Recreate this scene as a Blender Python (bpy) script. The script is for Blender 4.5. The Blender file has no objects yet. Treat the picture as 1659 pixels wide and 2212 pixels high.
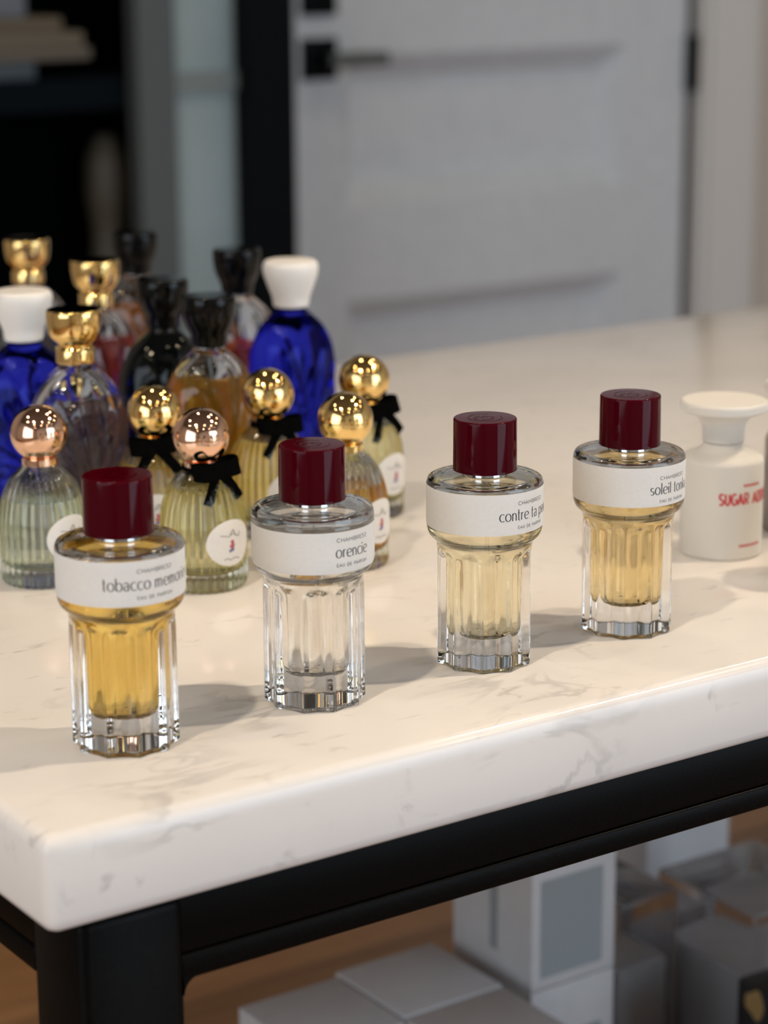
import bpy, math, random
from mathutils import Vector, Matrix
PI = math.pi
random.seed(7)
sc = bpy.context.scene
col = sc.collection
T = 0.90                       # height of the marble table top above the floor
MM = 0.001

# ------------------------------------------------------------------ camera
F_PX, PITCH, ROLL, AZ = 4952.7, math.radians(14.385), math.radians(-0.37), math.radians(55.348)
CAM = Vector((-0.3148, -0.6576, T + 0.29815))
fw = Vector((math.cos(AZ)*math.cos(PITCH), math.sin(AZ)*math.cos(PITCH), -math.sin(PITCH)))
rt = Vector((math.sin(AZ), -math.cos(AZ), 0))
up = rt.cross(fw)
rt2 = rt*math.cos(ROLL) + up*math.sin(ROLL)
up2 = -rt*math.sin(ROLL) + up*math.cos(ROLL)
cd = bpy.data.cameras.new('camera')
cam = bpy.data.objects.new('camera', cd); col.objects.link(cam)
cam.matrix_world = Matrix(((rt2.x, up2.x, -fw.x, CAM.x), (rt2.y, up2.y, -fw.y, CAM.y), (rt2.z, up2.z, -fw.z, CAM.z), (0, 0, 0, 1)))
cd.sensor_fit = 'VERTICAL'; cd.sensor_height = 36.0; cd.sensor_width = 27.0
cd.lens = F_PX/2212*36.0
cd.clip_start = 0.02; cd.clip_end = 50
cd.dof.use_dof = True; cd.dof.focus_distance = 0.935; cd.dof.aperture_fstop = 8.2
sc.camera = cam

# ------------------------------------------------------------------ light and exposure
sc.view_settings.view_transform = 'Standard'; sc.view_settings.look = 'None'
sc.view_settings.exposure = 0.10; sc.view_settings.gamma = 1.0; sc.view_settings.use_curve_mapping = False
cy = sc.cycles
cy.max_bounces = 20; cy.transmission_bounces = 20; cy.glossy_bounces = 8; cy.diffuse_bounces = 4; cy.transparent_max_bounces = 8
cy.sample_clamp_indirect = 5.0; cy.blur_glossy = 0.6
w = bpy.data.worlds.new('world'); sc.world = w; w.use_nodes = True
w.node_tree.nodes['Background'].inputs[0].default_value = (0.75, 0.85, 1.0, 1)
w.node_tree.nodes['Background'].inputs[1].default_value = 0.3
WARM = (1.0, 0.80, 0.58)
CEIL = 2.95
def downlight(x, y, power, spread=150, radius=0.045, colr=WARM, target=None):
    l = bpy.data.lights.new('downlight_lamp', 'AREA'); l.shape = 'DISK'; l.size = radius*2
    l.energy = power; l.color = colr; l.spread = math.radians(spread)
    o = bpy.data.objects.new('downlight_lamp', l); col.objects.link(o)
    o.location = (x, y, CEIL - 0.03)
    d = Vector((x, y, 0)) if target is None else Vector(target)
    o.rotation_euler = (d - Vector(o.location)).to_track_quat('-Z', 'Y').to_euler()
    return o
TGT = (0.22, 0.10, T)
KEYS = [(0.22+1.26, 0.07-0.63), (0.22-1.20, 0.07-0.54)]
downlight(KEYS[0][0], KEYS[0][1], 1.85, 50, 0.04, WARM, TGT)      # right-hand ceiling spot
downlight(KEYS[1][0], KEYS[1][1], 1.25, 50, 0.04, WARM, TGT)      # left-hand ceiling spot
ROWS = [(-0.9, 0.9), (0.5, 1.1), (1.9, 0.9), (0.1, -1.2), (1.3, -1.5), (-1.3, -1.0), (2.5, -0.7), (-1.7, 0.3), (2.9, 0.6), (-0.4, -2.1), (0.9, -2.4), (2.2, -2.2), (-1.9, -2.0), (1.2, 0.2)]
for (x, y) in ROWS: downlight(x, y, 1.5 if y < -.9 else 2.9, 150)
# daylight through the shop window in the front wall
l = bpy.data.lights.new('window_daylight', 'AREA'); l.shape = 'RECTANGLE'; l.size = 2.4; l.size_y = 2.35
l.energy = 56; l.color = (0.70, 0.85, 1.0)
wl = bpy.data.objects.new('window_daylight', l); col.objects.link(wl)
wl.location = (1.9, -3.12, 1.40); wl.rotation_euler = (math.radians(90), 0, 0)

l = bpy.data.lights.new('side_fill_light', 'AREA'); l.shape = 'RECTANGLE'; l.size = 2.2; l.size_y = 1.9  # added cool fill from the left for labels and slab end
l.energy = 33; l.color = (0.84, 0.92, 1.0)
wl = bpy.data.objects.new('side_fill_light', l); col.objects.link(wl)
wl.location = (-2.55, -0.75, 1.45); wl.rotation_euler = (math.radians(90), 0, math.radians(-90))

# ------------------------------------------------------------------ materials
def mat(name, color, rough=0.5, metal=0.0, **kw):
    m = bpy.data.materials.new(name); m.use_nodes = True
    b = m.node_tree.nodes['Principled BSDF']
    b.inputs['Base Color'].default_value = (*color, 1); b.inputs['Roughness'].default_value = rough
    b.inputs['Metallic'].default_value = metal
    for k, v in kw.items(): b.inputs[k.replace('_', ' ')].default_value = v
    return m
def noisy(name, c1, c2, rough, scale, stretch=(1, 1, 1), bump=0.0, detail=6, metal=0.0, lo=.35, hi=.65):
    m = mat(name, c1, rough, metal); nt = m.node_tree; b = nt.nodes['Principled BSDF']
    tc = nt.nodes.new('ShaderNodeTexCoord'); mp = nt.nodes.new('ShaderNodeMapping'); mp.inputs['Scale'].default_value = stretch
    n = nt.nodes.new('ShaderNodeTexNoise'); n.inputs['Scale'].default_value = scale; n.inputs['Detail'].default_value = detail
    r = nt.nodes.new('ShaderNodeValToRGB'); r.color_ramp.elements[0].position = lo; r.color_ramp.elements[1].position = hi
    r.color_ramp.elements[0].color = (*c1, 1); r.color_ramp.elements[1].color = (*c2, 1)
    L = nt.links.new
    L(tc.outputs['Object'], mp.inputs['Vector']); L(mp.outputs[0], n.inputs['Vector']); L(n.outputs['Fac'], r.inputs['Fac']); L(r.outputs[0], b.inputs['Base Color'])
    if bump:
        bp = nt.nodes.new('ShaderNodeBump'); bp.inputs['Strength'].default_value = bump; bp.inputs['Distance'].default_value = 0.0005
        L(n.outputs['Fac'], bp.inputs['Height']); L(bp.outputs[0], b.inputs['Normal'])
    return m
def glass(name, color=(1, 1, 1), ior=1.5, rough=0.0):
    m = bpy.data.materials.new(name); m.use_nodes = True; nt = m.node_tree
    nt.nodes.remove(nt.nodes['Principled BSDF'])
    g = nt.nodes.new('ShaderNodeBsdfGlass'); g.inputs['Color'].default_value = (*color, 1)
    g.inputs['IOR'].default_value = ior; g.inputs['Roughness'].default_value = rough
    nt.links.new(g.outputs[0], nt.nodes['Material Output'].inputs['Surface'])
    return m
def cloudy(name, color, ior=1.36, fac=.3):
    """tinted liquid that also scatters a little light"""
    m = glass(name, color, ior); nt = m.node_tree; g = [n for n in nt.nodes if n.type == 'BSDF_GLASS'][0]
    d = nt.nodes.new('ShaderNodeBsdfTranslucent'); d.inputs['Color'].default_value = (*color, 1)
    d2 = nt.nodes.new('ShaderNodeBsdfDiffuse'); d2.inputs['Color'].default_value = (*color, 1)
    a = nt.nodes.new('ShaderNodeMixShader'); a.inputs[0].default_value = .5
    x = nt.nodes.new('ShaderNodeMixShader'); x.inputs[0].default_value = fac
    L = nt.links.new
    L(d.outputs[0], a.inputs[1]); L(d2.outputs[0], a.inputs[2]); L(g.outputs[0], x.inputs[1]); L(a.outputs[0], x.inputs[2]); L(x.outputs[0], nt.nodes['Material Output'].inputs['Surface'])
    return m
def marble():
    m = mat('white_marble', (.8, .79, .77), 0.11); nt = m.node_tree; b = nt.nodes['Principled BSDF']; L = nt.links.new
    tc = nt.nodes.new('ShaderNodeTexCoord')
    def noise(scale, detail, dist, stretch=(1, 1, 1), rot=0.0):
        mp = nt.nodes.new('ShaderNodeMapping'); mp.inputs['Scale'].default_value = stretch; mp.inputs['Rotation'].default_value = (0.3, 0.2, rot)
        n = nt.nodes.new('ShaderNodeTexNoise'); n.inputs['Scale'].default_value = scale; n.inputs['Detail'].default_value = detail; n.inputs['Distortion'].default_value = dist
        L(tc.outputs['Object'], mp.inputs['Vector']); L(mp.outputs[0], n.inputs['Vector']); return n.outputs['Fac']
    def math_(op, a, bb, clamp=False):
        n = nt.nodes.new('ShaderNodeMath'); n.operation = op; n.use_clamp = clamp
        for i, v in enumerate((a, bb)):
            if hasattr(v, 'is_linked') or hasattr(v, 'links'): L(v, n.inputs[i])
            else: n.inputs[i].default_value = v
        return n.outputs[0]
    def rng(v, a, bb, c=0.0, d=1.0):
        n = nt.nodes.new('ShaderNodeMapRange'); n.interpolation_type = 'SMOOTHSTEP'
        L(v, n.inputs[0]); n.inputs[1].default_value = a; n.inputs[2].default_value = bb; n.inputs[3].default_value = c; n.inputs[4].default_value = d
        return n.outputs[0]
    vein = rng(math_('ABSOLUTE', math_('SUBTRACT', noise(14, 4, 1.2, (1, 2.2, 1.6), .5), .5), 0), 0.0, 0.05, 1, 0)
    mask = rng(noise(13, 4, .6), .50, .72)
    spot = rng(noise(46, 5, 1.0, (1, 2.2, 1), .4), .62, .80)
    cloud = rng(noise(7, 4, .5), .38, .75)
    dark = math_('MULTIPLY', math_('MULTIPLY', vein, mask), .36)
    dark = math_('MAXIMUM', dark, math_('MULTIPLY', spot, .5))
    dark = math_('ADD', dark, math_('MULTIPLY', cloud, .13), True)
    mx = nt.nodes.new('ShaderNodeMix'); mx.data_type = 'RGBA'
    L(dark, mx.inputs['Factor']); mx.inputs['A'].default_value = (.82, .80, .785, 1); mx.inputs['B'].default_value = (.30, .29, .285, 1)
    L(mx.outputs['Result'], b.inputs['Base Color'])
    return m
def dull(m, s=.06):
    m.node_tree.nodes['Principled BSDF'].inputs['Specular IOR Level'].default_value = s; return m
M = dict(
    marble=marble(),
    frame=dull(noisy('black_powder_coat', (.002, .002, .002), (.004, .0037, .0035), .35, 900, bump=.1)),
    glass=glass('clear_glass'),
    burgundy=dull(mat('burgundy_plastic', (.055, .0006, .0045), .07), .12),
    silver=mat('silver_ring', (.85, .85, .85), .12, 1.0),
    paper=noisy('label_paper', (.80, .785, .76), (.83, .815, .79), .75, 700),
    label=None,
    ink=mat('dark_ink', (.035, .032, .035), .6),
    plastic=glass('clear_tube', (.97, .97, .97), 1.04),
    gold=mat('polished_gold', (1.0, .70, .28), .06, 1.0),
    rose=mat('polished_rose_gold', (.95, .60, .42), .06, 1.0),
    velvet=dull(noisy('black_velvet', (.002, .002, .002), (.004, .004, .004), .95, 1500), 0),
    ribglass=glass('ribbed_glass', (.99, 1, .985)),
    white=mat('white_lacquer', (.90, .88, .85), .35),
    matte_white=mat('matte_white', (.78, .77, .74), .55),
    mauve=mat('matte_mauve', (.42, .37, .37), .5),
    red=mat('red_print', (.62, .03, .04), .5),
    black=dull(mat('black_lacquer', (.003, .003, .003), .10), .2),
    pinkprint=mat('pink_print', (.50, .12, .16), .6), blueprint=mat('blue_print', (.16, .18, .38), .6), greyprint=mat('grey_script', (.33, .32, .31), .6),
    wood=noisy('brown_wood', (.36, .185, .08), (.46, .245, .11), .5, 6, (1, 14, 14), bump=.1),
    door=noisy('door_paint', (.59, .63, .67), (.63, .67, .71), .5, 40),
    wallpaint=noisy('wall_paint', (.52, .47, .41), (.55, .50, .44), .8, 60),
    plaster=noisy('white_plaster', (.80, .80, .79), (.84, .84, .83), .8, 30),
    trim=mat('trim_paint', (.66, .655, .635), .5),
    ceiling=mat('ceiling_paint', (.15, .135, .12), .8),
    blackmetal=dull(mat('black_metal', (.003, .004, .005), .45)),
    greypanel=noisy('grey_panel', (.29, .37, .385), (.35, .43, .45), .5, 5),
    greyreflection=mat('grey_reflection', (.20, .235, .235), .5),  # darker tone of the band reflected in the grey panel
    greyside=mat('grey_side', (.085, .10, .10), .5),
    cabinet=dull(mat('dark_cabinet', (.0015, .002, .0025), .6), 0),
    shelfblue=dull(mat('blue_black_shelf', (.006, .009, .012), .6), 0),
    carton=noisy('white_carton', (.46, .46, .47), (.49, .49, .50), .6, 60),
    greyink=mat('grey_panel_print', (.24, .27, .285), .6),
    acrylic=glass('clear_acrylic', (.93, .95, .97), 1.3, .05),
    darkbox=mat('black_carton', (.01, .009, .009), .35), darkred=mat('dark_red_print', (.10, .006, .015), .4), goldfoil=mat('gold_foil', (.8, .5, .2), .3, 1.0),
)

def paper_translucent(m, fac):
    nt = m.node_tree; b = nt.nodes['Principled BSDF']; t = nt.nodes.new('ShaderNodeBsdfTranslucent'); t.inputs['Color'].default_value = (.92, .90, .86, 1)
    x = nt.nodes.new('ShaderNodeMixShader'); x.inputs[0].default_value = fac
    nt.links.new(b.outputs[0], x.inputs[1]); nt.links.new(t.outputs[0], x.inputs[2]); nt.links.new(x.outputs[0], nt.nodes['Material Output'].inputs['Surface'])
    return m
M['label'] = paper_translucent(noisy('label_paper_thin', (.90, .885, .86), (.93, .915, .89), .7, 700), .16)
# ------------------------------------------------------------------ mesh helpers
def obj(name, verts, faces, m, parent=None, smooth=True, sharp=40, loc=None, rz=None):
    me = bpy.data.meshes.new(name); me.from_pydata([tuple(v) for v in verts], [], faces); me.update()
    if smooth:
        for p in me.polygons: p.use_smooth = True
        me.set_sharp_from_angle(angle=math.radians(sharp))
    if m is not None: me.materials.append(m)
    o = bpy.data.objects.new(name, me); col.objects.link(o)
    if parent: o.parent = parent
    if loc: o.location = loc
    if rz is not None: o.rotation_euler = (0, 0, rz)
    return o
def tag(o, label=None, cat=None, group=None, kind=None):
    for k, v in (('label', label), ('category', cat), ('group', group), ('kind', kind)):
        if v: o[k] = v
    return o
def thing(name, loc, rz, label, cat, group=None):
    o = bpy.data.objects.new(name, None); col.objects.link(o); o.location = loc; o.rotation_euler = (0, 0, rz)
    o.empty_display_size = .02
    return tag(o, label, cat, group)
def fillet(pts, rad, n=5):
    """round the corners of an open polyline of (r, z)"""
    out = [pts[0]]
    for i in range(1, len(pts)-1):
        r = rad[i] if isinstance(rad, (list, tuple)) else rad
        P, A, B = Vector(pts[i]), Vector(pts[i-1]), Vector(pts[i+1])
        if r <= 0: out.append(pts[i]); continue
        d1, d2 = (A-P), (B-P); l1, l2 = d1.length, d2.length; d1.normalize(); d2.normalize()
        k = min(r, l1*.48, l2*.48); s, e = P+d1*k, P+d2*k
        for j in range(n+1):
            t = j/n; q = s*(1-t)**2 + P*2*t*(1-t) + e*t*t; out.append((q.x, q.y))
    out.append(pts[-1]); return out
def dense(prof, step):
    out = [prof[0]]
    for a, b in zip(prof, prof[1:]):
        n = max(1, int(math.hypot(b[0]-a[0], b[1]-a[1])/step))
        for j in range(1, n+1): out.append((a[0]+(b[0]-a[0])*j/n, a[1]+(b[1]-a[1])*j/n))
    return out
def lathe(prof, seg=64, fun=None, flip=False, base=0):
    V, Fc, rings = [], [], []
    for (r, z) in prof:
        if r < 1e-7: rings.append([len(V)]); V.append((0, 0, z)); continue
        ring = []
        for j in range(seg):
            a = 2*PI*j/seg; p = (r*math.cos(a), r*math.sin(a), z) if fun is None else fun(a, r, z)
            ring.append(len(V)); V.append(p)
        rings.append(ring)
    for A, B in zip(rings, rings[1:]):
        for j in range(seg):
            k = (j+1) % seg
            if len(A) == 1 and len(B) == 1: continue
            if len(A) == 1: f = (A[0], B[k], B[j])
            elif len(B) == 1: f = (A[j], A[k], B[0])
            else: f = (A[j], A[k], B[k], B[j])
            Fc.append(tuple(reversed(f)) if flip else f)
    return [tuple(c for c in v) for v in V], [tuple(i+base for i in f) for f in Fc]
def join(*parts):
    V, Fc = [], []
    for v, f in parts:
        b = len(V); V += list(v); Fc += [tuple(i+b for i in q) for q in f]
    return V, Fc
def box(x0, x1, y0, y1, z0, z1):
    V = [(x0, y0, z0), (x1, y0, z0), (x1, y1, z0), (x0, y1, z0), (x0, y0, z1), (x1, y0, z1), (x1, y1, z1), (x0, y1, z1)]
    return V, [(0, 3, 2, 1), (4, 5, 6, 7), (0, 1, 5, 4), (1, 2, 6, 5), (2, 3, 7, 6), (3, 0, 4, 7)]
def rbox(x0, x1, y0, y1, z0, z1, r, n=3):
    """box with rounded edges"""
    import bmesh
    bm = bmesh.new(); v, f = box(x0, x1, y0, y1, z0, z1)
    bv = [bm.verts.new(p) for p in v]
    for q in f: bm.faces.new([bv[i] for i in q])
    bmesh.ops.bevel(bm, geom=bm.edges[:], offset=r, segments=n, profile=.5, affect='EDGES')
    bm.verts.index_update()
    V = [tuple(p.co) for p in bm.verts]; Fc = [tuple(p.index for p in q.verts) for q in bm.faces]; bm.free()
    return V, Fc
def rprof(prof, z):
    for a, b in zip(prof, prof[1:]):
        if min(a[1], b[1]) <= z <= max(a[1], b[1]) and abs(b[1]-a[1]) > 1e-9:
            return a[0] + (b[0]-a[0])*(z-a[1])/(b[1]-a[1])
    return prof[-1][0]

# ------------------------------------------------------------------ stroke lettering
def arc(cx, cy_, rx, ry, a0, a1, n=18):
    return [(cx+rx*math.cos(math.radians(a0+(a1-a0)*i/n)), cy_+ry*math.sin(math.radians(a0+(a1-a0)*i/n))) for i in range(n+1)]
def seg(*p): return [tuple(q) for q in p]
LOW = {
 'o': (1.12, [arc(.54, .5, .46, .5, 0, 360, 30)]),
 'c': (.92, [arc(.54, .5, .46, .5, 52, 312, 26)]),
 'e': (1.02, [seg((.12, .47), (.93, .58)) + arc(.53, .5, .45, .5, 12, 310, 26)[1:]]),
 'a': (.92, [arc(.42, .74, .28, .26, 160, 0, 12) + [(.70, .0)], arc(.40, .27, .31, .27, 60, 340, 22), seg((.55, .50), (.70, .56))]),
 'b': (1.10, [seg((.12, 1.52), (.12, .05)), arc(.54, .5, .44, .5, 160, -160, 26)]),
 'p': (1.10, [seg((.12, .98), (.12, -.50)), arc(.54, .5, .44, .5, 160, -160, 26)]),
 't': (.60, [seg((.22, 1.42), (.22, .25)) + arc(.40, .20, .18, .20, 180, 290, 8), seg((.0, .98), (.52, .98))]),
 'm': (1.42, [seg((.10, .98), (.10, 0)), seg((.10, .70)) + arc(.36, .66, .24, .34, 165, 0, 12) + [(.60, 0)], seg((.62, .70)) + arc(.88, .66, .26, .34, 165, 0, 12) + [(1.14, 0)]]),
 'n': (.96, [seg((.12, .98), (.12, 0)), seg((.12, .68)) + arc(.44, .64, .32, .36, 165, 0, 14) + [(.76, 0)]]),
 'u': (.96, [seg((.12, .98), (.12, .36)) + arc(.44, .36, .32, .36, 180, 350, 14), seg((.76, .98), (.76, 0))]),
 'r': (.62, [seg((.12, .98), (.12, 0)), seg((.12, .62)) + arc(.42, .62, .30, .36, 165, 70, 10)]),
 'i': (.36, [seg((.14, .98), (.14, 0)), arc(.14, 1.32, .045, .05, 0, 360, 10)]),
 'l': (.36, [seg((.14, 1.55), (.14, 0))]),
 'k': (.86, [seg((.12, 1.55), (.12, 0)), seg((.12, .42), (.70, .98)), seg((.32, .60), (.78, 0))]),
 's': (.76, [arc(.36, .74, .26, .25, 40, 270, 14) + arc(.36, .255, .29, .245, 90, -140, 14)]),
 'q': (1, []), ' ': (.52, []),
}
CAP = {
 'C': (1.0, [arc(.5, .5, .46, .5, 48, 312, 20)]), 'H': (1.0, [seg((.1, 0), (.1, 1)), seg((.82, 0), (.82, 1)), seg((.1, .5), (.82, .5))]),
 'A': (1.0, [seg((.02, 0), (.46, 1), (.90, 0)), seg((.18, .32), (.74, .32))]), 'M': (1.16, [seg((.1, 0), (.1, 1), (.52, .3), (.94, 1), (.94, 0))]),
 'B': (.92, [seg((.1, 0), (.1, 1), (.52, 1)) + arc(.52, .76, .24, .24, 80, -90, 8) + [(.1, .52)], seg((.52, .52)) + arc(.54, .26, .28, .26, 80, -90, 8) + [(.1, 0)]]),
 'R': (.94, [seg((.1, 0), (.1, 1), (.52, 1)) + arc(.52, .72, .28, .28, 80, -90, 8) + [(.1, .44)], seg((.48, .44), (.82, 0))]),
 'E': (.84, [seg((.74, 1), (.1, 1), (.1, 0), (.74, 0)), seg((.1, .5), (.66, .5))]), 'F': (.80, [seg((.72, 1), (.1, 1), (.1, 0)), seg((.1, .5), (.64, .5))]),
 '5': (.82, [seg((.68, 1), (.16, 1), (.12, .56)) + arc(.38, .32, .32, .32, 110, -150, 14)]), '2': (.82, [arc(.38, .70, .30, .30, 160, -30, 12) + [(.1, 0), (.72, 0)]]),
 'U': (.96, [seg((.1, 1), (.1, .36)) + arc(.44, .36, .34, .36, 180, 360, 12) + [(.78, 1)]]), 'D': (1.0, [seg((.1, 0), (.1, 1), (.42, 1)) + arc(.42, .5, .44, .5, 85, -85, 14) + [(.42, 0), (.1, 0)]]),
 'P': (.86, [seg((.1, 0), (.1, 1), (.50, 1)) + arc(.50, .72, .28, .28, 80, -90, 8) + [(.1, .44)]]),
 'S': (.84, [arc(.40, .74, .29, .26, 30, 270, 12) + arc(.40, .25, .31, .25, 90, -150, 12)]), 'G': (1.0, [arc(.5, .5, .44, .5, 48, 330, 20) + [(.92, .5), (.56, .5)]]),
 'I': (.30, [seg((.12, 0), (.12, 1))]), 'T': (.84, [seg((0, 1), (.78, 1)), seg((.39, 1), (.39, 0))]), ' ': (.62, []),
}
def strokes_mesh(paths, thick, thin, place):
    """paths of (u, v): flat ribbons whose width follows the stroke's direction, laid on a surface by place(u, v)"""
    V, Fc = [], []
    for P in paths:
        Q = [P[0]]
        for a, b in zip(P, P[1:]):
            n = max(1, int(math.hypot(b[0]-a[0], b[1]-a[1])/.0006))
            for j in range(1, n+1): Q.append((a[0]+(b[0]-a[0])*j/n, a[1]+(b[1]-a[1])*j/n))
        b0 = len(V); n = len(Q)
        for i in range(n):
            a, b = Q[max(0, i-1)], Q[min(n-1, i+1)]
            dx, dy = b[0]-a[0], b[1]-a[1]; L = math.hypot(dx, dy) or 1
            dx /= L; dy /= L; wd = (thin + (thick-thin)*abs(dy)**1.5)*.5
            V.append(place(Q[i][0]-dy*wd, Q[i][1]+dx*wd)); V.append(place(Q[i][0]+dy*wd, Q[i][1]-dx*wd))
        for i in range(n-1): Fc.append((b0+2*i+1, b0+2*i+3, b0+2*i+2, b0+2*i))
    return V, Fc
def text_paths(s, font, h, sx=1.0, track=0.0):
    out, x = [], 0.0
    for ch in s:
        adv, ps = font[ch]
        for p in ps: out.append([((x+q[0]*sx)*h, q[1]*h) for q in p])
        x += adv*sx + track
    wd = (x-track)*h
    return [[(q[0]-wd/2, q[1]) for q in p] for p in out], wd
def fit(s, font, h, width, track=0.0):
    _, w0 = text_paths(s, font, h, 1.0, track); n = len(s)
    base = w0 - track*h*(n-1)
    sx = (width - track*h*(n-1))/base
    return text_paths(s, font, h, sx, track)[0]
def on_cyl(prof, z0, off):
    def place(u, v):
        r = rprof(prof, z0+v)+off; a = -PI/2 + u/r
        return (r*math.cos(a), r*math.sin(a), z0+v)
    return place

# ------------------------------------------------------------------ the room
def struct(name, vf, m, **kw):
    return tag(obj(name, vf[0], vf[1], m, smooth=False, **kw), kind='structure')
X0, X1, Y0, YW = -2.6, 3.6, -3.2, 2.20
struct('floor', box(X0, X1, Y0, YW, -.05, 0), M['wood'])
struct('ceiling', box(X0, X1, Y0, YW, CEIL, CEIL+.05), M['ceiling'])
struct('wall_left', join(box(X0-.05, X0, Y0, -1.9, 0, CEIL), box(X0-.05, X0, .4, YW, 0, CEIL), box(X0-.05, X0, -1.9, .4, 0, .46), box(X0-.05, X0, -1.9, .4, 2.44, CEIL)), M['plaster'])
added_win = struct('added_side_window', join(box(X0-.05, X0+.02, -1.9, -1.85, .46, 2.44), box(X0-.05, X0+.02, .35, .4, .46, 2.44), box(X0-.05, X0+.02, -1.85, .35, .46, .50), box(X0-.05, X0+.02, -1.85, .35, 2.40, 2.44)), M['blackmetal'])  # unseen window frame added around the left fill light
obj('pane', *box(X0-.035, X0-.028, -1.85, .35, .50, 2.40), M['glass'], added_win, smooth=False)
struct('wall_right', box(X1, X1+.05, Y0, YW, 0, CEIL), M['wallpaint'])
DX0, DX1 = 1.475, 2.262                   # door leaf, seen from the shop
struct('wall_back', join(box(X0, DX0-.02, YW, YW+.1, 0, CEIL), box(DX1+.02, X1, YW, YW+.1, 0, CEIL), box(DX0-.02, DX1+.02, YW, YW+.1, 2.06, CEIL)), M['wallpaint'])
struct('wall_front', join(box(X0, .62, Y0-.05, Y0, 0, CEIL), box(3.18, X1, Y0-.05, Y0, 0, CEIL), box(.62, 3.18, Y0-.05, Y0, 0, .14), box(.62, 3.18, Y0-.05, Y0, 2.68, CEIL)), M['plaster'])
win = struct('window_1', join(box(.62, .68, Y0-.05, Y0+.02, .14, 2.68), box(3.12, 3.18, Y0-.05, Y0+.02, .14, 2.68), box(.68, 3.12, Y0-.05, Y0+.02, .14, .20), box(.68, 3.12, Y0-.05, Y0+.02, 2.62, 2.68)), M['blackmetal'])
obj('pane', *box(.68, 3.12, Y0-.035, Y0-.028, .20, 2.62), M['glass'], win, smooth=False)
# panelled door: stiles and rails proud, panels recessed with a bevelled moulding
door = bpy.data.objects.new('door_1', None); col.objects.link(door); door.location = (0, YW, 0); tag(door, kind='structure')
PX0, PX1 = 1.590, 2.138
PZ = [(0.10, 0.24), (0.38, T-.255), (T-.115, T+.110), (T+.27, T+.50), (T+.66, T+.90)]
yf, yb_ = -.004, .036
def dpart(n, vf, m): return obj(n, vf[0], vf[1], m, door, smooth=False)
dpart('stile', box(DX0, PX0, yf, yb_, .005, 2.04), M['door']); dpart('stile', box(PX1, DX1, yf, yb_, .005, 2.04), M['door'])
zs = [.005] + [z for p in PZ for z in p] + [2.04]
for k in range(0, len(zs), 2): dpart('rail', box(PX0, PX1, yf, yb_, zs[k], zs[k+1]), M['door'])
for (a, b) in PZ:
    d = .036; yr = .032
    dpart('panel', ([(PX0, yf, a), (PX1, yf, a), (PX1, yf, b), (PX0, yf, b), (PX0+d, yr, a+d), (PX1-d, yr, a+d), (PX1-d, yr, b-d), (PX0+d, yr, b-d)],
          [(0, 1, 5, 4), (1, 2, 6, 5), (2, 3, 7, 6), (3, 0, 4, 7), (4, 5, 6, 7)]), M['door'])
for zc in (.30, T+.075, 1.80):
    v, f = lathe(fillet([(0, -.045), (.011, -.045), (.011, .045), (0, .045)], .002), 16)
    obj('hinge', v, f, M['blackmetal'], door, loc=(DX1+.008, -.010, zc))
# lever handle and latch plate
hz = T+.108
hd = thing('door_lever_handle', (1.545, YW-.004, hz), 0, 'black lever handle with square plates on the grey panelled door', 'handle')
obj('backplate', *rbox(-.030, .030, -.010, 0, -.030, .030, .003), M['blackmetal'], hd)
obj('lever', *rbox(-.008, .095, -.052, -.038, -.010, .010, .004), M['greyside'], hd)
obj('spindle', *rbox(-.010, .010, -.045, -.008, -.010, .010, .003), M['blackmetal'], hd)
obj('thumb_turn_plate', *rbox(-.030, .030, -.010, 0, .062, .120, .003), M['blackmetal'], hd)
struct('trim_1', join(box(DX1+.02, DX1+.150, YW-.022, YW+.01, 0, 2.14), box(DX1+.035, DX1+.13, YW-.030, YW-.02, 0, 2.13)), M['trim'])
struct('trim_2', box(DX0-.11, DX0-.012, YW-.022, YW+.01, 0, 2.14), M['trim'])
struct('trim_3', box(DX0-.11, DX1+.150, YW-.022, YW+.01, 2.07, 2.16), M['trim'])
struct('baseboard_back', box(DX1+.150, X1, YW-.018, YW, 0, .12), M['trim'])

# dark display cabinet left of the door
cb = thing('display_cabinet', (0, 0, 0), 0, 'dark cabinet with grey side panel and black post left of the door', 'cabinet')
def cpart(n, vf, m): return obj(n, vf[0], vf[1], m, cb, smooth=False)
CY = 1.96
cpart('post', box(1.285, 1.355, CY, CY+.06, 0, 2.3), M['blackmetal'])
cpart('side_panel', box(1.190, 1.285, CY+.04, CY+.06, 0, 2.3), M['greypanel'])
cpart('side_frame', box(1.135, 1.190, CY+.03, CY+.06, 0, 2.3), M['greyside'])
cpart('reflection_band', box(1.190, 1.285, CY+.032, CY+.04, T+.085, T+.112), M['greyreflection'])  # thin dark strip standing in for a reflection across the panel
cpart('back_panel', box(.1, 1.285, 2.16, 2.18, 0, 2.3), M['cabinet'])
cpart('end_panel', box(1.262, 1.284, CY+.061, 2.16, 0, 2.3), M['cabinet'])
cpart('shelf', box(.1, 1.262, 2.025, 2.16, T+.068, T+.108), M['shelfblue'])
cpart('shelf', box(.1, 1.262, 2.025, 2.16, T-.30, T-.27), M['cabinet'])
cpart('shelf', box(.1, 1.262, 2.025, 2.16, T+.55, T+.58), M['cabinet'])
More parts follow.
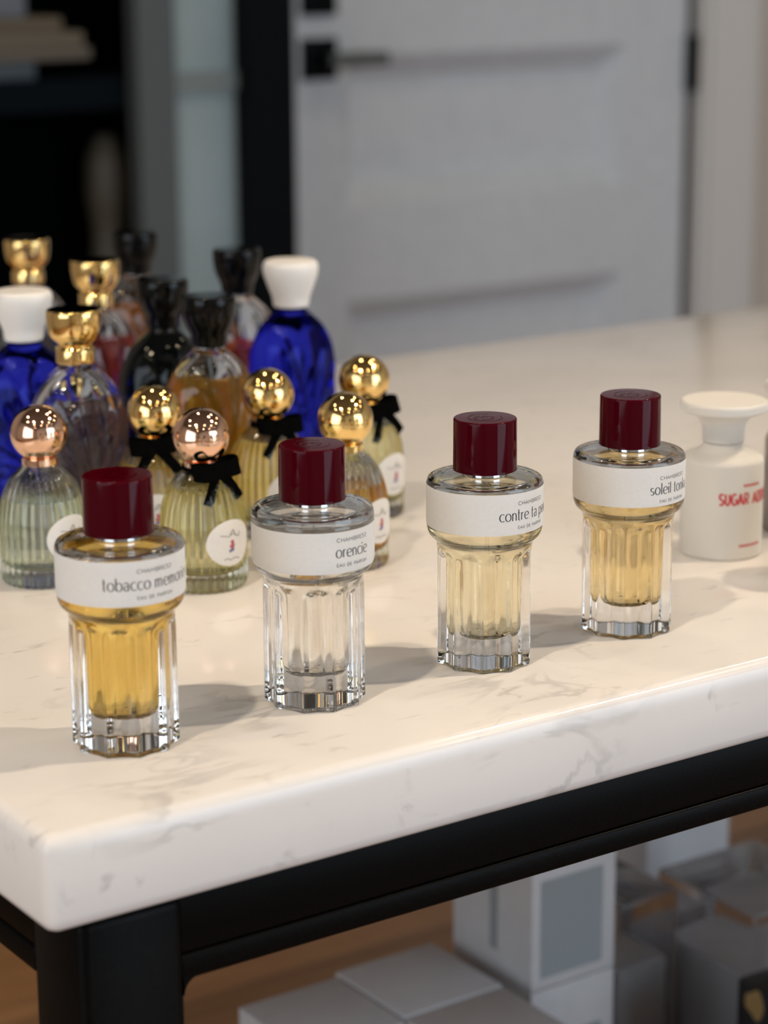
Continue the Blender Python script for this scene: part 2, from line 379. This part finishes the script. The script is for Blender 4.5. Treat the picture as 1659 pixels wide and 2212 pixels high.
for i, (zz, h, x0, x1, c) in enumerate([(0, .022, .62, 1.01, (.10, .14, .18)), (.023, .016, .60, 1.09, (.24, .21, .17)), (.040, .018, .62, 1.08, (.27, .23, .17)), (.059, .018, .60, 1.05, (.23, .19, .13)), (.078, .05, .64, 1.0, (.26, .30, .36))]):
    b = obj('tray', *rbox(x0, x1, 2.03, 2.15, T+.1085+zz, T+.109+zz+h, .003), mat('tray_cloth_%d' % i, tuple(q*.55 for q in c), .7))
    tag(b, ['dark blue tray at the bottom of the pile on the cabinet shelf', 'grey tray second from the bottom in the cabinet pile', 'beige tray in the middle of the pile on the cabinet shelf', 'olive beige tray second from the top of the cabinet pile', 'pale blue box on top of the pile in the dark cabinet'][i], 'box' if i == 4 else 'tray', 'pile of trays in the cabinet')
v, f = lathe(fillet([(0, 0), (.030, 0), (.033, .05), (.026, .13), (.023, .17), (.031, .22), (.029, .27), (.014, .30), (.0, .302)], .02), 40)
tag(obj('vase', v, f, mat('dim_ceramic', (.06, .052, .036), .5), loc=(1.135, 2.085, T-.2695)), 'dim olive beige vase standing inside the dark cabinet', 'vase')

# ------------------------------------------------------------------ the table
tag(obj('marble_tabletop', *rbox(0, 1.9, 0, .6661, T-.0361, T, .0055, 4), M['marble'], sharp=60), 'white grey-veined marble slab topping the black steel display table', 'tabletop')
tf = thing('table_frame', (0, 0, 0), 0, 'black steel frame with corner legs under the marble slab', 'table')
FX0, FX1, FY0, FY1 = .014, 1.88, .005, .655
zt = T-.0362
def fpart(n, vf, m=None): return obj(n, vf[0], vf[1], m or M['frame'], tf, sharp=50)
LW, LD = .042, .039
for (a, b) in ((FX0, FY0), (FX1-LW, FY0), (FX0, FY1-LD), (FX1-LW, FY1-LD)):
    fpart('leg', rbox(a, a+LW, b, b+LD, 0, zt, .004))
za, zg = T-.069, T-.0587
for y in (FY0, FY1-.03):
    fpart('apron', rbox(FX0+LW-.002, FX1-LW+.002, y+.0006, y+.03, zg+.0003, zt, .0008, 2))
    fpart('apron_rail', rbox(FX0+LW-.002, FX1-LW+.002, y+.0003, y+.03, za, zg-.0003, .0012, 2))
for x in (FX0, FX1-.03):
    fpart('apron', rbox(x+.0006, x+.03, FY0+LD-.002, FY1-LD+.002, zg+.0003, zt, .0008, 2))
    fpart('apron_rail', rbox(x+.0003, x+.03, FY0+LD-.002, FY1-LD+.002, za, zg-.0003, .0012, 2))
# small gusset that rounds the inner corner between leg and apron
def gusset(x, y, sx):
    r = .007; pts = [(0, 0)] + [(r-r*math.sin(math.radians(t)), -(r-r*math.cos(math.radians(t)))) for t in range(0, 91, 15)]
    V = [(x+sx*u, y+.0004, za+.001+w_) for u, w_ in pts] + [(x+sx*u, y+.029, za+.001+w_) for u, w_ in pts]
    n = len(pts); Fc = [tuple(range(n)), tuple(range(2*n-1, n-1, -1))] + [(i, n+i, n+(i+1) % n, (i+1) % n) for i in range(n)]
    fpart('gusset', (V, Fc))
gusset(FX0+LW-.001, FY0, 1); gusset(FX1-LW+.001, FY0, -1)
SH = T-.405
fpart('lower_shelf', rbox(FX0+.002, FX1-.002, FY0+.002, FY1-.002, SH-.03, SH, .002), M['wood'])

# ------------------------------------------------------------------ cartons on the lower shelf
def carton(x, y, z, wx, wy, h, label, group='cartons on the lower shelf', printed=False, m=None):
    c = thing('carton', (x, y, z), 0, label, 'box', group)
    obj('box_body', *rbox(0, wx, 0, wy, 0, h-.0005, .0012, 2), m or M['carton'], c)
    if printed:
        obj('printed_panel', [(wx*.10, -.0002, h*.07), (wx*.84, -.0002, h*.07), (wx*.84, -.0002, h*.68), (wx*.10, -.0002, h*.68)], [(0, 1, 2, 3)], M['greyink'], c, smooth=False)
        obj('side_stripe', [(-.0002, wy*.52, h*.15), (-.0002, wy*.42, h*.15), (-.0002, wy*.42, h*.85), (-.0002, wy*.52, h*.85)], [(0, 1, 2, 3)], M['greyink'], c, smooth=False)
    return c
carton(.449, .30, SH, .063, .077, .100, 'lower of two stacked white cartons with a grey printed square', printed=True)
carton(.449, .30, SH+.100, .063, .077, .100, 'upper of two stacked white cartons with a grey printed square', printed=True)
carton(.295, .304, SH, .0675, .070, .1065, 'white carton below the bottles, nearest the table leg')
carton(.364, .308, SH, .070, .070, .1075, 'white carton between the leg-side carton and the stacked pair')
carton(.364, .236, SH, .070, .071, .1065, 'white carton in front, cut off by the bottom edge')
carton(.660, .44, SH, .076, .080, .150, 'tall grey-white carton behind the clear boxes')
def acrylic_box(x, y, z, wx, wy, h, label):
    c = thing('clear_box', (x, y, z), 0, label, 'box', 'clear plastic boxes on the lower shelf')
    obj('case', *rbox(0, wx, 0, wy, 0, h, .003), M['acrylic'], c)
    obj('insert', *rbox(.006, wx-.006, .006, wy-.006, .004, h*.62, .002), M['carton'], c)
    return c
acrylic_box(.602, .275, SH, .085, .090, .118, 'clear plastic box with bright blue corner glints at the right edge')
acrylic_box(.540, .330, SH, .050, .080, .120, 'clear plastic box right beside the stacked pair of cartons')
bx_ = thing('black_carton', (.565, .205, SH), 0, 'black carton with gold ornament and dark red side, bottom right corner', 'box')
obj('box_body', *rbox(0, .06, 0, .045, 0, .097, .0012, 2), M['darkbox'], bx_)
for k, (yy, zz, s) in enumerate([(.030, .086, .008), (.026, .068, .006), (.034, .058, .007), (.028, .044, .008)]):
    obj('gold_ornament', [(-.0003, yy+s*math.cos(t), zz+s*math.sin(t)*(1.1-.3*(k % 2))*(1+.25*math.cos(3*t))) for t in [2*PI*i/18 for i in range(18)]], [tuple(range(17, -1, -1))], M['goldfoil'], bx_, smooth=False)
obj('red_panel', [(.006, -.0003, .01), (.054, -.0003, .01), (.054, -.0003, .090), (.006, -.0003, .090)], [(0, 1, 2, 3)], M['darkred'], bx_, smooth=False)

# ------------------------------------------------------------------ fluted bottles with burgundy caps
NF = 10
def mm(p): return [(a*MM, b*MM) for a, b in p]
OUT = mm(fillet([(0, .9), (15, .9), (17.2, 0), (19.6, 0), (20.1, .8), (20.1, 6), (20.0, 46), (19.7, 51.4), (20.6, 53.2), (22.6, 54.8), (23.75, 57.4), (24, 61.2), (24, 76.9), (23.5, 78.8), (21.8, 79.7), (8.5, 79.7), (7.6, 80.1), (7.4, 81.6), (0, 81.6)],
        [0, .4, .5, .5, .5, 2, 3, .8, .8, 1, 1.5, 1, 1.5, 1.2, .9, .5, .4, .4, 0], 5))
CAV = mm(fillet([(0, 12.6), (8.6, 12.6), (10.6, 15.0), (10.9, 30), (11.4, 44), (13.5, 50.5), (18.8, 54.8), (21.6, 58.2), (22.2, 63), (22.2, 75.0), (21.0, 77.4), (6.5, 77.8), (5.2, 78.4), (5.0, 80), (0, 80)],
        [0, 1.2, 1.2, 5, 4, 3, 2.5, 2, 2, 1.2, 1, .8, .5, .5, 0], 5))
def flute(a, r, z):
    zz = z/MM
    s = abs(math.sin(NF*a/2)); s = (math.sqrt(s*s+.012)-.11)/.90
    fall = max(0.0, min(1.0, (50.8-1.4*(1-s)-zz)/3.5)); fall = fall*fall*(3-2*fall)
    q = r - (1.75*MM*s*fall if r > 12*MM else 1.75*MM*s*fall*max(0, (r/MM-8)/4) if r > 8*MM else 0)
    return (q*math.cos(a), q*math.sin(a), z)
def cavflute(a, r, z):
    s = abs(math.sin(NF*a/2)); fall = max(0.0, min(1.0, (47-z/MM)/6))
    q = r - .45*MM*s*fall*(1 if r > 5*MM else 0)
    return (q*math.cos(a), q*math.sin(a), z)
GLASS_V = join(lathe(dense(OUT, .0022), NF*16, flute), lathe(dense(CAV, .003), NF*8, cavflute, flip=True))
def cut(prof, zl, grow):
    out = []
    for (r, z) in prof:
        if z <= zl: out.append((r+grow if r > 0 else 0, z-(grow if z < 13*MM else 0)))
        else: break
    out.append((rprof(prof, zl)+grow, zl)); out.append((0, zl)); return out
def band(prof, a0, a1, n=96):
    V, Fc = [], []
    for (r, z) in prof:
        for j in range(n+1):
            a = a0+(a1-a0)*j/n; V.append((r*math.cos(a), r*math.sin(a), z))
    k = n+1
    for i in range(len(prof)-1):
        for j in range(n): Fc.append((i*k+j, i*k+j+1, (i+1)*k+j+1, (i+1)*k+j))
    return V, Fc
CAPP = mm(fillet([(0, 82.0), (13.2, 82.0), (13.15, 82.8), (13.0, 102.8), (12.7, 103.5), (0, 103.5)], [0, .3, .3, .8, .5, 0], 5))
RINGP = mm([(0, 79.8), (9.0, 79.8), (9.3, 80.1), (9.3, 82.0), (9.0, 82.2), (0, 82.2)])
MONO = [arc(0, 0, .0070, .0070, 25, 335, 40), arc(-.001, 0, .0040, .0040, 60, 300, 24)] + [[(q[0]*.0048+.0002, q[1]*.0048-.0024) for q in p] for p in CAP['5'][1]] + [[(q[0]*.0048-.0042, q[1]*.0048-.0024) for q in p] for p in CAP['2'][1]]
def chambre(x, y, face_deg, name, width, liquid, level, look, lz=(59.6, 76.6), tz=0.0):
    LABP = [(rprof(OUT, (lz[0]+(lz[1]-lz[0])*i/16)*MM)+.00012, (lz[0]+(lz[1]-lz[0])*i/16)*MM) for i in range(17)]
    t = thing('perfume_bottle', (x, y, T), math.radians(face_deg+90), look, 'perfume bottle', 'fluted bottles with burgundy caps')
    obj('glass_body', *GLASS_V, M['glass'], t, sharp=55)
    lv, lf = lathe(dense(cut(CAV, level*MM, .00012), .003), NF*8, cavflute)
    obj('liquid', lv, lf, liquid, t, sharp=50)
    obj('cap', *lathe(CAPP, 96), M['burgundy'], t, sharp=35)
    capo = t.children[-1]
    vv, ff = strokes_mesh(MONO, .0006, .0006, lambda u, v: (u, v, 0))
    n = len(vv); V2 = [(a, b, .10365) for a, b, _ in vv] + [(a, b, .1034) for a, b, _ in vv]
    obj('embossed_mark', V2, ff + [tuple(i+n for i in reversed(q)) for q in ff], M['burgundy'], capo, smooth=False)
    tag(obj('collar_ring', *lathe(RINGP, 64), M['silver'], t, sharp=35), 'silver metal ring')
    obj('dip_tube', *lathe([(0, .015), (.0006, .015), (.0006, .076), (0, .076)], 12, lambda a, r, z: (r*math.cos(a)+.004*(1-z/.076), r*math.sin(a), z)), M['plastic'], t)
    lab = obj('label', *band(LABP, -PI/2-math.radians(168), -PI/2+math.radians(168), 160), M['label'], t)
    PL = [(r+.00004, z) for r, z in LABP]
    obj('brand_text', *strokes_mesh(fit('CHAMBRE52', CAP, .00145, .0151, .10), .00021, .00019, on_cyl(PL, .0700+tz*MM, 0)), M['ink'], lab, smooth=False)
    obj('name_text', *strokes_mesh(fit(name, LOW, .0031, width, .06), .00050, .00022, on_cyl(PL, .0638+tz*MM, 0)), M['ink'], lab, smooth=False)
    obj('type_text', *strokes_mesh(fit('EAU DE PARFUM', CAP, .0012, .0153, .16), .00019, .00017, on_cyl(PL, .0602+tz*MM, 0)), M['ink'], lab, smooth=False)
    return t
BPOS = [(.0694, .0702), (.1546, .0705), (.2383, .0698), (.3166, .0706)]
def face(i, off):
    b = BPOS[i]; return math.degrees(math.atan2(CAM.y-b[1], CAM.x-b[0])) + off
chambre(*BPOS[0], face(0, 32), 'tobacco memories', .0406, glass('golden_perfume', (.95, .81, .44), 1.36), 74, 'burgundy-capped bottle of golden perfume labelled tobacco memories, nearest the slab corner', tz=2.0)
chambre(*BPOS[1], face(1, 40), 'orencie', .0160, glass('colourless_perfume', (.99, .985, .965), 1.36), 75, 'burgundy-capped fluted bottle of colourless perfume labelled orencie', (57.3, 73.8), -.2)
chambre(*BPOS[2], face(2, 52), 'contre ta peau', .0320, glass('pale_straw_perfume', (.98, .94, .80), 1.36), 75, 'burgundy-capped bottle of pale straw perfume labelled contre ta peau', tz=1.7)
chambre(*BPOS[3], face(3, 51), 'soleil tonka', .0243, glass('light_amber_perfume', (.96, .86, .62), 1.36), 74, 'burgundy-capped bottle of light amber perfume labelled soleil tonka, beside white bottle', tz=1.0)

# ------------------------------------------------------------------ white bottles with disc stoppers
WB = mm(fillet([(0, 0), (19.2, 0), (20, .9), (20, 47.0), (18.4, 48.8), (11.2, 51.4), (9.6, 53.4), (9.6, 55), (0, 55)], [0, .5, .8, 1.5, 1.5, 1.6, .6, .2, 0], 6))
WC = mm(fillet([(0, 55.4), (9.9, 55.4), (10.1, 56), (9.9, 60), (10.8, 65.5), (15.5, 69.2), (20.2, 70.6), (21.0, 71.4), (21.0, 74.6), (20.2, 75.6), (0, 75.6)], [0, .3, .4, 3, 4, 2.5, .7, .4, .7, .5, 0], 6))
def stopper_bottle(x, y, face_deg, bm_, cm_, label, prints=True):
    t = thing('stopper_bottle', (x, y, T), math.radians(face_deg+90), label, 'perfume bottle', 'bottles with wide disc stoppers')
    b = obj('bottle_body', *lathe(dense(WB, .004), 96), bm_, t, sharp=40)
    obj('disc_stopper', *lathe(dense(WC, .004), 96), cm_, t, sharp=40)
    if prints:
        PL = [(r+.00006, z) for r, z in WB if r > .0195]
        obj('name_print', *strokes_mesh(fit('SUGAR ADDICT', CAP, .0054, .0345, .08), .00105, .00085, on_cyl(PL, .0280, 0)), M['red'], b, smooth=False)
        obj('brand_print', *strokes_mesh([[(u0*MM, 0), (u0*MM+.0009, .0)] for u0 in [i*1.15-5.2 for i in range(9)]], .0011, .0012, on_cyl(PL, .0372, 0)), M['red'], b, smooth=False)
        obj('type_print', *strokes_mesh([[(u0*MM, 0), (u0*MM+.0009, .0)] for u0 in [i*1.15-6.9 for i in range(12)]], .0010, .0011, on_cyl(PL, .0075, 0)), M['red'], b, smooth=False)
    return t
PP = (.4353, .1388)
stopper_bottle(*PP, math.degrees(math.atan2(CAM.y-PP[1], CAM.x-PP[0]))+46, M['matte_white'], M['matte_white'], 'matte white bottle with disc stopper and red lettering SUGAR ADDICT')
stopper_bottle(.499, .147, 285, M['mauve'], M['matte_white'], 'mauve grey bottle with white disc stopper cut by the right edge')
stopper_bottle(.458, .064, 285, M['matte_white'], M['matte_white'], 'white bottle past the right edge whose disc stopper shades the marble', False)

# ------------------------------------------------------------------ ribbed dome bottles with metal ball caps
RB = mm(fillet([(0, .8), (15, .8), (17.5, 0), (19.4, .3), (20.4, 2.2), (20.4, 30), (19.2, 39), (15.5, 48.5), (9.5, 54.6), (7.2, 56.2), (7.0, 58), (0, 58)], [0, .5, .5, .6, 1, 4, 5, 4, 2, .8, .4, 0], 5))
RCV = mm(fillet([(0, 8.0), (15, 8.0), (17.8, 10.5), (18.3, 30), (17.1, 38.6), (13.6, 46.8), (7.5, 52.8), (5, 55), (5, 57), (0, 57)], [0, 1.5, 2, 4, 5, 4, 2, 1, .3, 0], 5))
def rib(a, r, z):
    zz = z/MM; k = max(0., min(1., (52-zz)/6))*(1 if r > 14*MM or zz > 30 else 0)
    q = r*(1 - .042*k*(.5-.5*math.cos(32*a))); return (q*math.cos(a), q*math.sin(a), z)
RIB_V = join(lathe(dense(RB, .004), 32*8, rib), lathe(dense(RCV, .006), 48, None, flip=True))
BALL = [(13.2*MM*math.sin(t), (70.5-13.2*math.cos(t))*MM) for t in [PI*i/36 for i in range(37)]]; BALL[0] = (0, BALL[0][1]); BALL[-1] = (0, BALL[-1][1])
NECK = mm([(0, 55.6), (8.0, 55.6), (8.3, 56.0), (8.3, 58.8), (7.8, 59.4), (0, 59.4)])
RIBL = [(r+.0003, z) for r, z in RB if r > .0150 and z > .0005]
def strip(path, wdir, width, thick=.0006):
    """ribbon with thickness along a 3D path"""
    V, Fc = [], []; n = len(path); wv = Vector(wdir)
    for i in range(n):
        a, b = Vector(path[max(0, i-1)]), Vector(path[min(n-1, i+1)]); d = (b-a).normalized()
        w_ = (wv - d*wv.dot(d)).normalized(); nn = d.cross(w_)
        for s, q in ((1, 1), (1, -1), (-1, -1), (-1, 1)): V.append(tuple(Vector(path[i]) + w_*s*width/2 + nn*q*thick/2))
    for i in range(n-1):
        for k in range(4): Fc.append((4*i+k, 4*i+(k+1) % 4, 4*i+4+(k+1) % 4, 4*i+4+k))
    Fc += [(3, 2, 1, 0), (4*n-4, 4*n-3, 4*n-2, 4*n-1)]
    return V, Fc
def bow(t, tilt=0.0, flop=1.0):
    hub = Vector((0, -.0098, .0555))
    k = obj('bow', *rbox(-.0028, .0028, -.0022, .0022, -.0036, .0036, .0012), M['velvet'], t); k.location = hub; k.rotation_euler = (0, tilt, 0)
    for s in (-1, 1):
        pth = [(s*.012*math.sin(q)**.8 if q < PI else 0, -.0042*math.sin(2*q)-.0006, .0016*math.sin(q)) for q in [PI*i/14 for i in range(15)]]
        obj('loop', *strip(pth, (0, .25, 1), .0078, .0007), M['velvet'], k)
        pth = [(s*.0105*u*flop, -.0016-.0030*math.sin(u*PI/2), -.0138*u**1.3) for u in [i/8 for i in range(9)]]
        obj('tail', *strip(pth, (.8, 0, .5*s), .0052, .0006), M['velvet'], k)
    obj('neck_ribbon', *lathe(mm([(8.4, -1.6), (8.9, -1.6), (8.9, 1.6), (8.4, 1.6), (8.4, -1.6)]), 40), M['velvet'], k, loc=(0, .0098, 0))
SCR = [[(-.0062+.0024*i+.0009*math.sin(i*2.1), .0035+.0011*math.sin(i*2.7+.5)) for i in range(6)], [(-.001, .0040), (.0008, .0062), (.0022, .0030)], [(-.0045+.0018*i, -.0075+.0005*math.sin(i*2.3)) for i in range(6)]]
def oval_label(t):
    V, Fc = [(0, 0)], []; NR, NA = 6, 40
    for i in range(1, NR+1):
        for j in range(NA):
            a = 2*PI*j/NA; V.append((.0130*i/NR*math.cos(a), .0108*i/NR*math.sin(a)))
    for j in range(NA): Fc.append((0, 1+j, 1+(j+1) % NA))
    for i in range(NR-1):
        for j in range(NA): Fc.append((1+i*NA+j, 1+(i+1)*NA+j, 1+(i+1)*NA+(j+1) % NA, 1+i*NA+(j+1) % NA))
    z0 = .0236; pl = on_cyl(RIBL, z0, 0)
    o = obj('oval_label', [pl(u, v) for u, v in V], Fc, M['paper'], t)
    p2 = on_cyl(RIBL, z0, .00008)
    obj('script_print', *strokes_mesh(SCR, .0007, .0004, p2), M['greyprint'], o, smooth=False)
    obj('emblem_print', *strokes_mesh([[(.0, .0012), (.0006, -.0010), (.0, -.0040)], [(-.0012, -.0018), (.0014, -.0010)]], .0018, .0014, p2), M['pinkprint'], o, smooth=False)
    obj('emblem_print', *strokes_mesh([[(-.0016, -.0040), (.0012, -.0028)]], .0014, .0014, p2), M['blueprint'], o, smooth=False)
def ribbed(x, y, metal, liquid, level, label, with_bow=True, rz=0.0, flop=1.0):
    t = thing('ribbed_bottle', (x, y, T), math.radians(rz), label, 'perfume bottle', 'ribbed dome bottles with ball caps')
    obj('glass_body', *RIB_V, M['ribglass'], t, sharp=60)
    obj('liquid', *lathe(dense(cut(RCV, level*MM, .00012), .006), 48), liquid, t, sharp=50)
    obj('ball_cap', *lathe(BALL, 64), metal, t)
    obj('neck_collar', *lathe(NECK, 48), metal, t, sharp=35)
    oval_label(t)
    if with_bow: bow(t, math.radians(random.uniform(-8, 8)), flop)
    return t
yel = glass('pale_yellow_perfume', (.97, .92, .68), 1.36); yel2 = glass('golden_yellow_perfume', (.96, .87, .55), 1.36)
clr = glass('greenish_clear_perfume', (.95, .97, .88), 1.36); amb = glass('amber_perfume', (.93, .70, .26), 1.36)
ribbed(.145, .289, M['rose'], clr, 40, 'colourless ribbed bottle with rose-gold ball and no bow, left edge', False, 14)
ribbed(.202, .238, M['rose'], yel, 47, 'pale yellow ribbed bottle with rose-gold ball and black bow', True, 9, .9)
ribbed(.211, .298, M['gold'], yel2, 46, 'yellow ribbed bottle with gold ball behind the tobacco memories bottle', True, -28)
ribbed(.278, .302, M['gold'], yel2, 48, 'golden yellow ribbed bottle with gold ball and bow behind the orencie bottle', True, 2)
ribbed(.276, .229, M['gold'], amb, 40, 'amber half-full ribbed bottle with gold ball and no bow', False, 20)
ribbed(.338, .304, M['gold'], yel, 47, 'yellow ribbed bottle with gold ball and bow, rightmost of the group', True, 16)

# ------------------------------------------------------------------ fan bottles with crown stoppers
FB = mm(fillet([(0, 0), (23, 0), (25.2, 1.6), (25.7, 12), (25.9, 58), (24.2, 69), (18.5, 79), (11, 85.5), (8.2, 88), (8, 91), (0, 91)], [0, .6, 1, 6, 8, 6, 5, 3, 1, .4, 0], 5))
FC = mm(fillet([(0, 6), (20, 6), (21.6, 8), (22, 56), (20.4, 66.5), (15.5, 75.5), (8, 82), (5.5, 84), (5.5, 88), (0, 88)], [0, 1, 2, 6, 6, 5, 3, 1, .3, 0], 5))
def fan_shape(a, r, z, scale=1.0):
    x, y = r*math.cos(a), .84*r*math.sin(a)
    if z > 74*MM:                                   # the neck is round
        k = min(1., (z/MM-74)/13); y = r*math.sin(a)*(.84+.16*k)
    g = max(0., abs(math.sin(a))-.30)/.70*max(0., min(1., (84-z/MM)/10))
    psi = math.atan2(x, z-20*MM); d = math.hypot(x, z-20*MM)
    if r > 6*MM: y -= math.copysign(2.3*MM*scale*g*min(1, d/(8*MM))*(abs(math.sin(11*psi))), y)
    return (x, y, z)
FAN_V = lathe(dense(FB, .0016), 192, fan_shape)
def fan_in(a, r, z):
    k = max(0., min(1., (z/MM-70)/13)); return (r*math.cos(a), r*math.sin(a)*(.80+.20*k), z)
FAN_SHELL = join(FAN_V, lathe(dense(FC, .005), 64, fan_in, flip=True))
CROWN = dict(
 gold=mm(fillet([(0, 89.5), (9.6, 89.5), (9.9, 90), (9.9, 96), (9.2, 97.2), (8.6, 98), (9.6, 99), (12.6, 102.5), (13.7, 108), (13.9, 114.4), (13.3, 116), (0, 116)], [0, .3, .4, .6, .5, .5, 1, 2.5, 2.5, 1.2, .7, 0], 5)),
 white=mm(fillet([(0, 89.5), (9.6, 89.5), (10.1, 90.5), (10.6, 95), (13.4, 102), (15.4, 108), (15.9, 112.4), (14.6, 115.6), (0, 116.4)], [0, .4, .6, 2, 4, 3, 2, 1.6, 0], 5)),
 black=mm(fillet([(0, 89.5), (8.8, 89.5), (9.2, 90.5), (9.8, 95.5), (12.4, 100.5), (13.7, 106), (14.1, 113), (13.5, 115.6), (0, 116)], [0, .4, .6, 2, 3, 3, 2, 1, 0], 5)))
def fan(x, y, cap, gm, label, liquid=None, level=70, rz=0.0):
    t = thing('fan_bottle', (x, y, T), math.radians(rz), label, 'perfume bottle', 'fan-pleated bottles with crown stoppers')
    obj('glass_body', *(FAN_SHELL if liquid else FAN_V), gm, t, sharp=60)
    if liquid: obj('liquid', *lathe(dense(cut(FC, level*MM, .00012), .005), 64, fan_in), liquid, t, sharp=50)
    obj('crown_stopper', *lathe(dense(CROWN[cap], .004), 64), M[cap], t, sharp=40)
    return t
cobalt = glass('cobalt_glass', (.16, .19, .86), 1.5); blackg = dull(mat('black_glass', (.002, .003, .003), .03), .25)
fan(.195, .347, 'gold', M['glass'], 'violet grey fan bottle with gold crown, nearest of the gold crowns', cloudy('violet_grey_perfume', (.40, .31, .34), 1.36, .18), 66)
fan(.202, .419, 'white', cobalt, 'cobalt blue fan bottle with white crown cut by the left edge')
fan(.293, .599, 'gold', M['glass'], 'clear fan bottle with gold crown, furthest back at the left edge', glass('grey_perfume', (.45, .45, .46), 1.36), 60)
fan(.284, .494, 'gold', M['glass'], 'rose red fan bottle with gold crown in the second row', cloudy('rose_perfume', (.60, .16, .14)), 72)
fan(.363, .591, 'black', M['glass'], 'amber fan bottle with black crown, furthest back', cloudy('orange_amber_perfume', (.80, .38, .04)), 70)
fan(.280, .410, 'black', blackg, 'opaque black fan bottle with black crown')
fan(.271, .346, 'black', M['glass'], 'golden amber fan bottle with black crown in the front row', cloudy('golden_amber_perfume', (.92, .62, .12)), 74)
fan(.373, .487, 'black', M['glass'], 'half-clear orange fan bottle with black crown behind the blue one', cloudy('orange_perfume', (.72, .22, .04)), 60)
fan(.372, .427, 'white', cobalt, 'cobalt blue fan bottle with white crown beside the door edge')
